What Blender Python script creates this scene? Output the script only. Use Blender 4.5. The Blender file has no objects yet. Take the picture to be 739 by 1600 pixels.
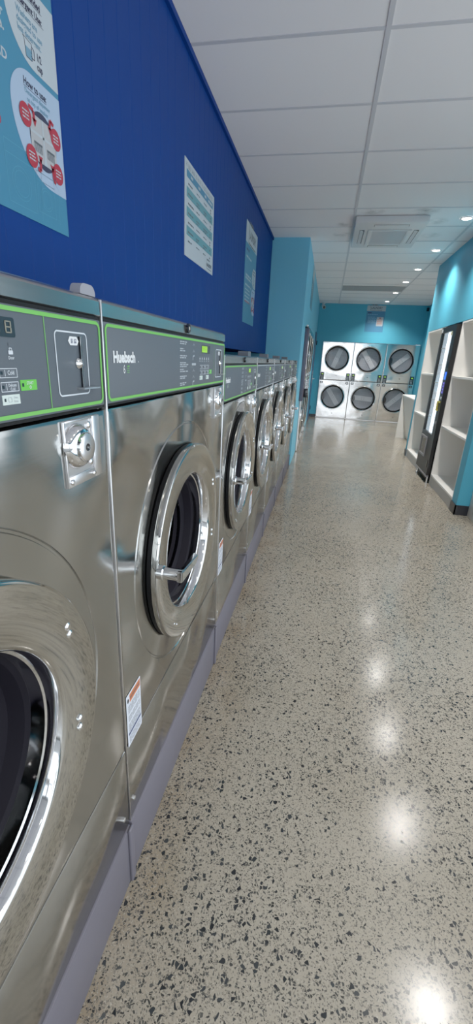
import bpy, bmesh, math, random
from mathutils import Vector, Matrix
random.seed(7)
S = bpy.context.scene
COL = S.collection
PI = math.pi

# ------------------------------------------------------------------ materials
def srgb(r, g, b):
    f = lambda c: (c/255/12.92) if c/255 <= .04045 else ((c/255+.055)/1.055)**2.4
    return (f(r), f(g), f(b), 1)

def mat(name, col, rough=.5, metal=0, spec=.5, emit=None, es=0, coat=0):
    m = bpy.data.materials.new(name); m.use_nodes = True
    b = m.node_tree.nodes['Principled BSDF']
    b.inputs['Base Color'].default_value = col
    b.inputs['Roughness'].default_value = rough
    b.inputs['Metallic'].default_value = metal
    b.inputs['Specular IOR Level'].default_value = spec
    b.inputs['Coat Weight'].default_value = coat
    if emit:
        b.inputs['Emission Color'].default_value = emit
        b.inputs['Emission Strength'].default_value = es
    return m

class NT:
    def __init__(s, m): s.t = m.node_tree; s.b = s.t.nodes['Principled BSDF']
    def n(s, typ, **k):
        x = s.t.nodes.new(typ)
        for a, v in k.items(): setattr(x, a, v)
        return x
    def l(s, a, b): s.t.links.new(a, b)
    def val(s, sock, v):
        if hasattr(v, 'is_output'): s.l(v, sock)
        else: sock.default_value = v
    def math(s, op, a, b=0.0, clamp=False):
        x = s.n('ShaderNodeMath', operation=op, use_clamp=clamp)
        s.val(x.inputs[0], a); s.val(x.inputs[1], b)
        return x.outputs[0]
    def mix(s, f, a, b, bl='MIX'):
        x = s.n('ShaderNodeMix', data_type='RGBA', blend_type=bl)
        s.val(x.inputs[0], f); s.val(x.inputs[6], a); s.val(x.inputs[7], b)
        return x.outputs[2]
    def coord(s, scale=None, which='Object'):
        c = s.n('ShaderNodeTexCoord').outputs[which]
        if scale is None: return c
        m = s.n('ShaderNodeMapping'); m.inputs['Scale'].default_value = scale
        s.l(c, m.inputs['Vector']); return m.outputs[0]
    def pos(s, scale=None):
        c = s.n('ShaderNodeNewGeometry').outputs['Position']
        if scale is None: return c
        m = s.n('ShaderNodeMapping'); m.inputs['Scale'].default_value = scale
        s.l(c, m.inputs['Vector']); return m.outputs[0]
    def noise(s, v, scale, detail=2, rough=.5, out='Fac'):
        x = s.n('ShaderNodeTexNoise'); s.l(v, x.inputs['Vector'])
        x.inputs['Scale'].default_value = scale; x.inputs['Detail'].default_value = detail
        x.inputs['Roughness'].default_value = rough
        return x.outputs[out]
    def ramp(s, f, a, b):
        x = s.n('ShaderNodeMapRange', clamp=True); s.l(f, x.inputs[0])
        x.inputs[1].default_value = a; x.inputs[2].default_value = b
        return x.outputs[0]
    def bump(s, h, strength, dist, normal=None):
        x = s.n('ShaderNodeBump'); s.l(h, x.inputs['Height'])
        x.inputs['Strength'].default_value = strength; x.inputs['Distance'].default_value = dist
        if normal: s.l(normal, x.inputs['Normal'])
        return x.outputs[0]

def steel(name, col, rough, wob=.5, wscale=2.2, brush=.5, var=.06, wd=.02):
    m = mat(name, col, rough, 1.0); t = NT(m)
    p = t.pos()
    br = t.noise(t.pos((40, 3, 260)), 1.0, 3)
    t.l(t.math('ADD', t.math('MULTIPLY', t.math('SUBTRACT', br, .5), var), rough), t.b.inputs['Roughness'])
    nrm = None
    if wob:
        nrm = t.bump(t.noise(p, wscale, 1.0), wob, wd)
    if brush:
        nrm = t.bump(br, brush*.06, .001, nrm)
    if nrm: t.l(nrm, t.b.inputs['Normal'])
    return m

M = {}
M['steel'] = steel('brushed_stainless_steel', (.45, .448, .43, 1), .15, 1.0, 2.3, wd=.075)
M['steel_cap'] = steel('stainless_top_cap', (.46, .47, .45, 1), .22, .35, 3.0)
M['steel_dryer'] = steel('stainless_dryer_front', (.88, .85, .83, 1), .12, .32, 3.2)
M['steel_dim'] = steel('dull_steel_sheet', (.35, .35, .34, 1), .35, .2)
M['mirror'] = steel('polished_door_ring', (.56, .55, .52, 1), .05, .03, 4.0, brush=0, var=0)
M['chrome'] = mat('chrome', (.78, .78, .79, 1), .07, 1)
M['satin'] = mat('satin_metal', (.80, .79, .80, 1), .28, 1)
M['black'] = mat('black_rubber', (.0015, .0015, .002, 1), .5, spec=.15)
M['blackgloss'] = mat('black_gloss', (.008, .008, .011, 1), .12)
M['gasket'] = mat('dark_gasket', (.006, .0052, .008, 1), .6, spec=.06)
M['panelgrey'] = mat('control_panel_grey', srgb(70, 79, 88), .5)
M['green'] = mat('panel_green', srgb(98, 182, 70), .4)
M['greenbtn'] = mat('start_button_green', srgb(84, 186, 50), .4)
M['paleprint'] = mat('pale_print', srgb(205, 214, 222), .5)
M['dimprint'] = mat('dim_print', srgb(158, 168, 176), .5)
M['white'] = mat('white_print', srgb(228, 232, 234), .45)
M['btnwhite'] = mat('button_pale', srgb(205, 220, 214), .45)
M['keydark'] = mat('key_dark', srgb(70, 78, 88), .45)
M['disp'] = mat('display_dark', srgb(34, 44, 50), .15)
M['dispseg'] = mat('display_segments', srgb(128, 126, 110), .4)
M['displit'] = mat('display_lit', srgb(120, 190, 20), .3, emit=srgb(150, 220, 20), es=.55)
M['dispsegd'] = mat('display_segments_dark', srgb(30, 60, 10), .4)
M['plinth'] = mat('plinth_grey', srgb(90, 87, 98), .5)
M['orange'] = mat('warning_orange', srgb(205, 105, 50), .5)
M['sticker'] = mat('sticker_paper', srgb(214, 220, 232), .5)
M['navyprint'] = mat('navy_print', srgb(40, 56, 100), .5)
M['inkdark'] = mat('ink_dark', srgb(28, 32, 62), .6)
M['ink'] = mat('ink_grey', srgb(84, 92, 100), .6)
M['teal'] = mat('poster_teal', srgb(44, 120, 156), .45)
M['tealband'] = mat('poster_teal_band', srgb(80, 140, 152), .5)
M['bluband'] = mat('poster_blue_band', srgb(50, 116, 152), .5)
M['tealline'] = mat('poster_line_art', srgb(74, 150, 182), .5)
M['paper'] = mat('poster_paper', srgb(176, 188, 196), .5)
M['bubble'] = mat('poster_bubble', srgb(158, 182, 210), .5)
M['lightblueink'] = mat('light_blue_ink', srgb(92, 140, 166), .5)
M['red'] = mat('poster_red', srgb(166, 24, 46), .5)
M['traygrey'] = mat('tray_grey', srgb(170, 172, 176), .5)
M['whitelam'] = mat('white_laminate', srgb(240, 238, 233), .35)
M['kickgrey'] = mat('kick_grey', srgb(165, 162, 158), .4)
M['skirt'] = mat('black_skirting', srgb(30, 31, 38), .3)
M['clip'] = mat('grey_clip', srgb(142, 142, 152), .4)
M['clipdark'] = mat('dark_clip', srgb(92, 98, 106), .5)
M['vend'] = mat('vending_black', srgb(20, 19, 20), .4, spec=.3)
M['vendin'] = mat('vending_interior', srgb(220, 232, 242), .5, emit=(.78, .90, 1, 1), es=.55)
M['vendpale'] = mat('vending_pale_panel', srgb(228, 236, 240), .5, emit=(.9, .96, 1, 1), es=.9)
M['led'] = mat('vending_led_tube', (1, 1, 1, 1), .4, emit=(.88, .95, 1, 1), es=4)
M['screenblue'] = mat('screen_blue', srgb(40, 90, 210), .3, emit=srgb(50, 110, 255), es=.9)
M['purple'] = mat('key_purple', srgb(90, 80, 180), .3, emit=srgb(110, 100, 230), es=.5)
M['yellow'] = mat('brass_yellow', srgb(205, 190, 80), .35)
M['greyframe'] = mat('grey_frame', srgb(128, 126, 130), .35)
M['lamp'] = mat('downlight_lens', (1, 1, 1, 1), .4, emit=(1, .97, .92, 1), es=9)
M['whitepaint'] = mat('white_enamel', srgb(222, 224, 226), .4)
M['acgrille'] = mat('air_conditioner_grille', srgb(165, 166, 172), .5)
M['darkslot'] = mat('dark_slot', srgb(40, 42, 46), .6)
M['doorblue'] = mat('dark_blue_door', srgb(34, 78, 120), .4)
M['kiosk'] = mat('kiosk_dark', srgb(92, 85, 102), .42)
M['aluminium'] = mat('storefront_aluminium', srgb(150, 152, 155), .35, .8)

def wallmat(name, col, rough=.55, spec=.35):
    m = mat(name, col, rough, spec=spec); t = NT(m)
    p = t.pos()
    n = t.noise(p, 1.3, 3)
    c = t.mix(t.math('MULTIPLY', n, .16), col, (col[0]*.7, col[1]*.72, col[2]*.75, 1))
    t.l(c, t.b.inputs['Base Color'])
    t.l(t.bump(t.noise(p, 260, 2), .12, .001), t.b.inputs['Normal'])
    return m
M['navy'] = wallmat('navy_cladding_paint', srgb(0, 44, 118), .6, .12)
M['turq'] = wallmat('turquoise_wall_paint', srgb(66, 168, 200))
M['turq_lit'] = wallmat('turquoise_wall_paint_lit', srgb(108, 198, 232))  # same turquoise paint, lightened so the pier's brighter lighting sits in its colour
M['palewall'] = wallmat('off_white_wall_paint', srgb(205, 206, 204))

# ceiling tile with faint soot around the air conditioner
m = mat('ceiling_tile', srgb(247, 246, 248), .8, spec=.2); t = NT(m); M['ceil'] = m
p = t.pos()
c = t.mix(t.math('MULTIPLY', t.noise(p, 420, 2), .10), srgb(249, 246, 247), srgb(222, 220, 224))
soot = None
for (sx, sy, sr) in ((.40, 5.52, .10), (.66, 5.10, .13), (1.16, 5.10, .15), (1.34, 5.42, .12), (1.38, 5.95, .12), (.38, 5.9, .12)):
    v = t.n('ShaderNodeVectorMath', operation='DISTANCE'); t.l(p, v.inputs[0]); v.inputs[1].default_value = (sx, sy, 2.852)
    d = t.math('SUBTRACT', 1.0, t.math('DIVIDE', v.outputs['Value'], sr), True)
    soot = d if soot is None else t.math('MAXIMUM', soot, d)
soot = t.math('MULTIPLY', soot, t.ramp(t.noise(p, 9, 3), .35, .7))
t.l(t.mix(t.math('MULTIPLY', soot, .8), c, srgb(95, 95, 95)), t.b.inputs['Base Color'])
M['tbar'] = mat('ceiling_tee_bar', srgb(205, 205, 211), .5)
M['returntile'] = mat('ceiling_return_tile', srgb(150, 152, 156), .7)

# polished concrete: angular aggregate of three sizes in a grey-beige paste
m = mat('polished_concrete', srgb(170, 164, 150), .16, spec=.40); t = NT(m); M['floor'] = m
p = t.pos()
wn = t.n('ShaderNodeTexNoise'); t.l(p, wn.inputs['Vector']); wn.inputs['Scale'].default_value = 55; wn.inputs['Detail'].default_value = 2
wsub = t.n('ShaderNodeVectorMath', operation='SUBTRACT'); t.l(wn.outputs['Color'], wsub.inputs[0]); wsub.inputs[1].default_value = (.5, .5, .5)
wsc = t.n('ShaderNodeVectorMath', operation='SCALE'); t.l(wsub.outputs[0], wsc.inputs[0]); wsc.inputs['Scale'].default_value = .012
wadd = t.n('ShaderNodeVectorMath', operation='ADD'); t.l(p, wadd.inputs[0]); t.l(wsc.outputs[0], wadd.inputs[1])
P2 = wadd.outputs[0]
big = t.noise(p, .9, 3); blot = t.noise(p, 3.1, 4)
base = t.mix(t.ramp(big, .35, .65), srgb(156, 147, 131), srgb(141, 133, 117))
base = t.mix(t.math('MULTIPLY', t.ramp(blot, .45, .75), .35), base, srgb(160, 152, 138))
sep = t.n('ShaderNodeSeparateXYZ'); t.l(p, sep.inputs[0])
# brown stain along the washer plinths
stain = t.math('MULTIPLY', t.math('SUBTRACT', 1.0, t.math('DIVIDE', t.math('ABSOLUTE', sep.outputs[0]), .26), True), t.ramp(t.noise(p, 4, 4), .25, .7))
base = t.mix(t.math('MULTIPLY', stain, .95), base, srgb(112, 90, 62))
base = t.mix(t.math('MULTIPLY', t.ramp(t.noise(p, 2.0, 4), .5, .8), .30), base, srgb(128, 110, 84))
def stones(base, scale, keep, edge, cd, cl, strength=1.0, stretch=(1, 1, 1), gate=None):
    mp = t.n('ShaderNodeMapping'); mp.inputs['Scale'].default_value = stretch; t.l(P2, mp.inputs['Vector'])
    v1 = t.n('ShaderNodeTexVoronoi', feature='DISTANCE_TO_EDGE'); v2 = t.n('ShaderNodeTexVoronoi', feature='F1')
    for v in (v1, v2):
        t.l(mp.outputs[0], v.inputs['Vector']); v.inputs['Scale'].default_value = scale; v.voronoi_dimensions = '2D'
    sc = t.n('ShaderNodeSeparateColor'); t.l(v2.outputs['Color'], sc.inputs[0])
    thr = t.math('ADD', t.math('MULTIPLY', sc.outputs[1], edge), edge*.4)
    inside = t.ramp(t.math('SUBTRACT', v1.outputs['Distance'], thr), 0, .05)
    k = t.math('LESS_THAN', sc.outputs[0], keep if gate is None else t.math('MULTIPLY', gate, keep))
    f = t.math('MULTIPLY', t.math('MULTIPLY', inside, k), strength)
    col = t.mix(sc.outputs[2], cd, cl)
    return t.mix(f, base, col)
gate = t.ramp(t.noise(p, 1.7, 3), .25, .62)
base = stones(base, 420, .30, .06, srgb(96, 92, 84), srgb(174, 166, 150), .75)
base = stones(base, 260, .30, .10, srgb(44, 46, 46), srgb(118, 110, 98), .9)
base = stones(base, 150, .27, .12, srgb(14, 17, 18), srgb(66, 66, 62), .95, (1, 1.15, 1), gate)
base = stones(base, 86, .15, .12, srgb(10, 13, 15), srgb(44, 47, 48), 1.0, (1.1, 1, 1), gate)
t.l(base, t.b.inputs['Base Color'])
t.l(t.math('ADD', t.math('MULTIPLY', t.noise(p, 5, 4), .14), .10), t.b.inputs['Roughness'])
t.l(t.bump(t.noise(p, 2.4, 2), .10, .01), t.b.inputs['Normal'])

# perforated drum
m = mat('perforated_drum', (.13, .13, .135, 1), .25, .9); t = NT(m); M['drum'] = m
v = t.n('ShaderNodeTexVoronoi', feature='F1'); t.l(t.coord(), v.inputs['Vector']); v.inputs['Scale'].default_value = 62; v.inputs['Randomness'].default_value = 0
t.l(t.mix(t.ramp(v.outputs['Distance'], .22, .30), (.002, .002, .002, 1), (.13, .13, .135, 1)), t.b.inputs['Base Color'])
m = mat('dryer_drum_back', srgb(225, 228, 235), .5, 0); t = NT(m); M['drumback'] = m
v = t.n('ShaderNodeTexVoronoi', feature='F1'); t.l(t.coord(), v.inputs['Vector']); v.inputs['Scale'].default_value = 40; v.inputs['Randomness'].default_value = 0
t.l(t.mix(t.ramp(v.outputs['Distance'], .25, .36), srgb(140, 144, 152), srgb(196, 199, 206)), t.b.inputs['Base Color'])
M['spider'] = mat('dryer_drum_band', srgb(250, 250, 252), .4, 0)

def glassmat(name, tint, refl):
    m = bpy.data.materials.new(name); m.use_nodes = True; nt = m.node_tree
    nt.nodes.remove(nt.nodes['Principled BSDF'])
    o = nt.nodes['Material Output']; tr = nt.nodes.new('ShaderNodeBsdfTransparent'); tr.inputs[0].default_value = tint
    gl = nt.nodes.new('ShaderNodeBsdfGlossy'); gl.inputs['Roughness'].default_value = .02
    fr = nt.nodes.new('ShaderNodeFresnel'); fr.inputs[0].default_value = 1.5
    mu = nt.nodes.new('ShaderNodeMath'); mu.operation = 'MULTIPLY'; mu.inputs[1].default_value = refl
    mx = nt.nodes.new('ShaderNodeMixShader')
    nt.links.new(fr.outputs[0], mu.inputs[0]); nt.links.new(mu.outputs[0], mx.inputs[0])
    nt.links.new(tr.outputs[0], mx.inputs[1]); nt.links.new(gl.outputs[0], mx.inputs[2]); nt.links.new(mx.outputs[0], o.inputs[0])
    return m
M['glass'] = glassmat('washer_door_glass', (.05, .05, .065, 1), .15)
M['clear'] = glassmat('clear_glass', (.95, .97, .98, 1), .35)
M['dryglass'] = glassmat('dryer_door_glass', (.93, .94, .97, 1), .6)

# ------------------------------------------------------------------ mesh builder
class MB:
    build_sharp = 35
    def __init__(s): s.bm = bmesh.new()
    def box(s, x0, x1, y0, y1, z0, z1, bev=0, seg=2):
        vs = [s.bm.verts.new(c) for c in ((x0,y0,z0),(x1,y0,z0),(x1,y1,z0),(x0,y1,z0),(x0,y0,z1),(x1,y0,z1),(x1,y1,z1),(x0,y1,z1))]
        fs = [s.bm.faces.new([vs[i] for i in f]) for f in ((0,3,2,1),(4,5,6,7),(0,1,5,4),(1,2,6,5),(2,3,7,6),(3,0,4,7))]
        if bev:
            es = list({e for f in fs for e in f.edges})
            bmesh.ops.bevel(s.bm, geom=es, offset=bev, segments=seg, profile=.5, affect='EDGES')
        return s
    def poly(s, pts):
        s.bm.faces.new([s.bm.verts.new(p) for p in pts]); return s
    def prism(s, pts, d):
        """closed polygon pts (3D) pushed along vector d"""
        d = Vector(d)
        a = [s.bm.verts.new(p) for p in pts]; b = [s.bm.verts.new(Vector(p)+d) for p in pts]
        n = len(pts)
        s.bm.faces.new(a[::-1]); s.bm.faces.new(b)
        for i in range(n): s.bm.faces.new((a[i], a[(i+1)%n], b[(i+1)%n], b[i]))
        return s
    def lathe(s, prof, c, axis='x', n=64, cap0=False, cap1=False):
        """prof: (along, radius) pairs; axis x, y or z through the point c"""
        loops = []
        for (h, r) in prof:
            L = []
            for i in range(n):
                a = 2*PI*i/n; u, v = r*math.cos(a), r*math.sin(a)
                o = {'x': (h, u, v), 'y': (u, h, v), 'z': (u, v, h)}[axis]
                L.append(s.bm.verts.new((c[0]+o[0], c[1]+o[1], c[2]+o[2])))
            loops.append(L)
        for A, B in zip(loops, loops[1:]):
            for i in range(n): s.bm.faces.new((A[i], A[(i+1)%n], B[(i+1)%n], B[i]))
        if cap0: s.bm.faces.new(loops[0][::-1])
        if cap1: s.bm.faces.new(loops[-1])
        return s
    def tube(s, pts, r, n=10):
        pts = [Vector(p) for p in pts]; loops = []
        for i, p in enumerate(pts):
            d = (pts[min(i+1, len(pts)-1)]-pts[max(i-1, 0)]).normalized()
            up = Vector((0, 0, 1)) if abs(d.z) < .9 else Vector((0, 1, 0))
            u = d.cross(up).normalized(); w = d.cross(u)
            rr = r[i] if isinstance(r, (list, tuple)) else r
            loops.append([s.bm.verts.new(p+u*rr*math.cos(2*PI*k/n)+w*rr*math.sin(2*PI*k/n)) for k in range(n)])
        for A, B in zip(loops, loops[1:]):
            for i in range(n): s.bm.faces.new((A[i], A[(i+1)%n], B[(i+1)%n], B[i]))
        s.bm.faces.new(loops[0][::-1]); s.bm.faces.new(loops[-1])
        return s
    def build(s, name, m, parent=None, sharp=35, loc=None):
        bm = s.bm
        bmesh.ops.recalc_face_normals(bm, faces=bm.faces)
        for f in bm.faces: f.smooth = True
        for e in bm.edges:
            if len(e.link_faces) == 2 and e.calc_face_angle(0) > math.radians(sharp): e.smooth = False
        me = bpy.data.meshes.new(name); bm.to_mesh(me); bm.free()
        me.materials.append(m if not isinstance(m, str) else M[m])
        o = bpy.data.objects.new(name, me); COL.objects.link(o)
        if parent: o.parent = parent
        if loc: o.location = loc
        return o

class Frame:
    """a flat surface to print on: origin, right vector, up vector; n is its outward normal"""
    def __init__(s, o, u, v): s.o, s.u, s.v = Vector(o), Vector(u), Vector(v); s.n = s.u.cross(s.v)
    def p(s, a, b, h=0): return s.o+s.u*a+s.v*b+s.n*h
    def rect(s, mb, a0, a1, b0, b1, h): mb.poly([s.p(a0,b0,h), s.p(a1,b0,h), s.p(a1,b1,h), s.p(a0,b1,h)]); return mb
    def slab(s, mb, a0, a1, b0, b1, h0, h1): mb.prism([s.p(a0,b0,h0), s.p(a1,b0,h0), s.p(a1,b1,h0), s.p(a0,b1,h0)], s.n*(h1-h0)); return mb
    def rrpts(s, a0, a1, b0, b1, r, n=6):
        rs = r if isinstance(r, (list, tuple)) else [r]*4     # bl, br, tr, tl
        out = []
        for (ca, cb, st, q) in ((a0+rs[0], b0+rs[0], PI, 0), (a1-rs[1], b0+rs[1], 1.5*PI, 1), (a1-rs[2], b1-rs[2], 0, 2), (a0+rs[3], b1-rs[3], .5*PI, 3)):
            k = n if rs[q] > 0 else 0
            for i in range(k+1):
                t = st+(PI/2*i/k if k else 0); out.append((ca+rs[q]*math.cos(t), cb+rs[q]*math.sin(t)))
        return out
    def rrect(s, mb, a0, a1, b0, b1, r, h, n=6): mb.poly([s.p(a, b, h) for a, b in s.rrpts(a0,a1,b0,b1,r,n)]); return mb
    def rring(s, mb, a0, a1, b0, b1, r, w, h, n=6):
        A = s.rrpts(a0,a1,b0,b1,r,n); B = s.rrpts(a0+w,a1-w,b0+w,b1-w,max(r-w,.0005),n)
        va = [mb.bm.verts.new(s.p(a,b,h)) for a,b in A]; vb = [mb.bm.verts.new(s.p(a,b,h)) for a,b in B]
        N = len(va)
        for i in range(N): mb.bm.faces.new((va[i], va[(i+1)%N], vb[(i+1)%N], vb[i]))
        return mb
    def ellipse(s, mb, a, b, ra, rb, h, n=28): mb.poly([s.p(a+ra*math.cos(2*PI*i/n), b+rb*math.sin(2*PI*i/n), h) for i in range(n)]); return mb
    def line(s, mb, pts, w, h):
        for (a, b), (c, d) in zip(pts, pts[1:]):
            dx, dy = c-a, d-b; L = math.hypot(dx, dy) or 1; nx, ny = -dy/L*w/2, dx/L*w/2
            mb.poly([s.p(a+nx,b+ny,h), s.p(a-nx,b-ny,h), s.p(c-nx,d-ny,h), s.p(c+nx,d+ny,h)])
        return mb
    def text(s, mb, txt, a, b, size, h, bold=0, xs=1.0, align='LEFT'):
        cu = bpy.data.curves.new('t', 'FONT'); cu.body = txt; cu.size = size; cu.align_x = align; cu.offset = bold*size; cu.resolution_u = 3
        ob = bpy.data.objects.new('t', cu); me = bpy.data.meshes.new_from_object(ob)
        vs = [mb.bm.verts.new(s.p(a+v.co.x*xs, b+v.co.y, h)) for v in me.vertices]
        for f in me.polygons:
            try: mb.bm.faces.new([vs[i] for i in f.vertices])
            except ValueError: pass
        bpy.data.objects.remove(ob); bpy.data.curves.remove(cu); bpy.data.meshes.remove(me)
        return mb
    def greek(s, mb, a0, a1, b, hgt, h, word=.012):
        """unreadable small print: short word-length bars"""
        a = a0
        while a < a1:
            w = min(word*random.uniform(.5, 1.5), a1-a)
            s.rect(mb, a, a+w*.82, b, b+hgt, h); a += w
        return mb

def thing(name, label, cat, loc=(0,0,0), group=None):
    o = bpy.data.objects.new(name, None); COL.objects.link(o); o.location = loc
    o.empty_display_size = .1
    return tag(o, label, cat, group)
def tag(o, label, cat, group=None):
    o['label'] = label; o['category'] = cat
    if group: o['group'] = group
    return o
def struct(name, mb, m):
    o = mb.build(name, m, sharp=getattr(mb, 'build_sharp', 35)); o['kind'] = 'structure'; return o
def copy_tree(o, parent=None):
    c = o.copy(); COL.objects.link(c)
    if parent: c.parent = parent
    for ch in [x for x in list(COL.objects) if x.parent == o]: copy_tree(ch, c)
    return c

# ------------------------------------------------------------------ setting
H = 2.852; YB = 12.10; YF = -3.2; XR = 2.66; XL = -1.06
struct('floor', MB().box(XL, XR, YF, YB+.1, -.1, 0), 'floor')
struct('ceiling', MB().box(XL, XR, YF, YB+.1, H, H+.1), 'ceil')
g = MB()
for x in (-.711, .489, 1.693): g.box(x-.012, x+.012, YF, YB, H-.004, H+.001)
y = 2.6-.6*9
while y < YB:
    g.box(XL, XR, y-.011, y+.011, H-.003, H+.001); y += .6
struct('trim_1', g, 'tbar')

struct('wall_back', MB().box(-.1, XR+.1, YB, YB+.1, 1.955, H).box(-.1, .205, YB, YB+.1, 0, 1.955).box(2.63, XR+.1, YB, YB+.1, 0, 1.955)
       .box(.2, 2.64, YB+.75, YB+.85, 0, 2.0), 'turq')
struct('trim_2', MB().box(.01, 2.66, YB-.003, YB, 2.178, 2.183), 'turq')
struct('baseboard_back', MB().box(.010, .203, YB-.012, YB, 0, .075), 'skirt')
struct('wall_left', MB().box(XL-.1, XL, YF, 6.02, 0, H), 'turq')
# blue pier and the left wall beyond it, with the alcove for the built-in dryers
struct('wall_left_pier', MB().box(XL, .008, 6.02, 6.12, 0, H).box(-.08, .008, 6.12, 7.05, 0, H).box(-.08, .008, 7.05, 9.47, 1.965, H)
       .box(-.08, .008, 9.47, YB, 0, H).box(-.95, -.85, 6.12, YB, 0, H), 'turq_lit')
struct('wall_right', MB().box(XR, XR+.1, 3.30, YB, 0, H).box(XR, XR+.1, YF, 3.30, 2.55, H).box(XR, XR+.1, YF, 3.30, 0, .10), 'turq')
fr = MB()
for yy in (YF+.04, -1.1, 1.1, 3.26): fr.box(XR+.01, XR+.07, yy-.03, yy+.03, .1, 2.55)
fr.box(XR+.01, XR+.07, YF+.02, 3.29, .1, .16).box(XR+.01, XR+.07, YF+.02, 3.29, 2.49, 2.55)
w = struct('window_2', fr, 'aluminium')
gp = MB().box(XR+.035, XR+.041, YF+.03, 3.27, .13, 2.52).build('glass', 'clear', w); gp['kind'] = 'structure'
# navy cladding bulkhead above the washers, v-jointed boards
b = MB(); pts = []
yy = 1.712
while yy < 6.0:
    pts += [(-.455, yy), (-.455, yy+.096), (-.4563, yy+.098)]
    yy += .1
pts = [p_ for p_ in pts if p_[1] < 6.018]+[(-.455, 6.018)]
prof = pts+[(XL+.002, 6.018), (XL+.002, 1.712)]
b.prism([(x, y, 1.50) for x, y in prof], (0, 0, H-1.502))
b.build_sharp = 8
struct('wall_left_upper', b, 'navy')
b = MB(); pts = []; yy = -3.188
while yy < 1.70:
    pts += [(-.455, yy), (-.455, yy+.096), (-.4563, yy+.098)]; yy += .1
prof = pts+[(-.455, 1.712), (XL+.002, 1.712), (XL+.002, -3.188)]
b.prism([(x, y, 1.57) for x, y in prof], (0, 0, H-1.572))
b.build_sharp = 8
struct('wall_left_upper_near', b, 'navy')
struct('trim_3', MB().box(-.46, -.438, YF+.03, 6.018, H-.03, H-.003), 'navy')
# turquoise joinery wall on the right with its opening
struct('wall_right_front', MB().box(1.85, XR, 4.49, 7.58, 1.942, H).box(1.85, XR, 7.47, 7.58, 0, 1.942).box(1.85, XR, 4.49, 4.655, 0, 1.942), 'turq')
struct('baseboard_right', MB().box(1.838, 2.05, 4.478, 4.49, 0, .105).box(1.838, 1.85, 4.478, 4.655, 0, .105)
       .box(1.838, 1.85, 7.47, 7.592, 0, .105).box(1.838, 2.65, 7.58, 7.592, 0, .105), 'skirt')

dd = MB().box(XR-.035, XR-.0005, 7.95, 11.2, 0, 2.10).build('reflector_panel', mat('grey_reflector', srgb(150, 155, 150), .45)); dd['kind'] = 'structure'  # unseen grey panel added so the right-hand dryer reflects grey, not turquoise
MB().tube([(XR-.035, 8.05, 1.03), (XR-.08, 8.05, 1.03), (XR-.085, 8.18, 1.03)], .011).build('lever_handle', 'satin', dd)  # handle on the added panel

# storefront glazing behind the camera
fr = MB()
for x in (XL+.03, .2, 1.4, XR-.03): fr.box(x-.03, x+.03, YF-.06, YF, 0, 2.75)
fr.box(XL, XR, YF-.06, YF, 0, .1).box(XL, XR, YF-.06, YF, 2.7, H).box(XL, XR, YF-.06, YF, 2.05, 2.11)
w = struct('window_1', fr, 'aluminium')
gp = MB().box(XL+.03, XR-.03, YF-.035, YF-.029, .1, 2.7).build('glass', 'clear', w)
gp['kind'] = 'structure'
struct('pavement', MB().box(-14, 16, -30, YF-.06, -.14, -.04), mat('pavement_asphalt', srgb(96, 96, 95), .85))

# door on the left wall in the far corner
d = MB().box(.0085, .028, 11.18, 11.98, 0, 2.12).build('door_1', 'doorblue'); d['kind'] = 'structure'
h = MB().tube([(.034, 11.30, 1.03), (.075, 11.30, 1.03), (.08, 11.42, 1.03)], .011).box(.033, .042, 11.27, 11.33, .94, 1.12, .003).build('lever_handle', 'satin', d)
h2 = MB().box(.034, .04, 11.27, 11.33, 1.14, 1.22).build('sign_plate', 'white', d)
for z in (.25, 1.9): MB().lathe([(z-.05, .011), (z+.05, .011)], (.04, 11.975, 0), 'z', 10, True, True).build('hinge', 'blackgloss', d)

# ------------------------------------------------------------------ washers
def hole_panel(W, z0, z1, yc, zc, rings, N=96):
    mb = MB(); bm = mb.bm
    angs = sorted([2*PI*i/N for i in range(N)]+[math.atan2(zz-zc, yy-yc) % (2*PI) for yy in (0, W) for zz in (z0, z1)])
    def rect(inset, x):
        L = []
        y0, y1, a, c = inset, W-inset, z0+inset, z1-inset
        for t in angs:
            cy, sz = math.cos(t), math.sin(t)
            k = []
            if abs(cy) > 1e-6: k.append(((y1 if cy > 0 else y0)-yc)/cy)
            if abs(sz) > 1e-6: k.append(((c if sz > 0 else a)-zc)/sz)
            q = min(k); L.append(bm.verts.new((x, yc+q*cy, zc+q*sz)))
        return L
    loops = [[bm.verts.new((x, yc+r*math.cos(t), zc+r*math.sin(t))) for t in angs] for (r, x) in rings]
    loops += [rect(.0130, 0), rect(.0065, 0), rect(.004, -.0008), rect(.0025, -.0035), rect(.002, -.012)]
    n = len(angs)
    for A, B in zip(loops, loops[1:]):
        for i in range(n): bm.faces.new((A[i], A[(i+1)%n], B[(i+1)%n], B[i]))
    return mb

def screw(mb, x, y, z, r=.0075, hgt=.004):
    mb.lathe([(x, r), (x+hgt*.6, r), (x+hgt, r*.55), (x+hgt, .0)], (0, y, z), 'x', 14)
    return mb

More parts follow.
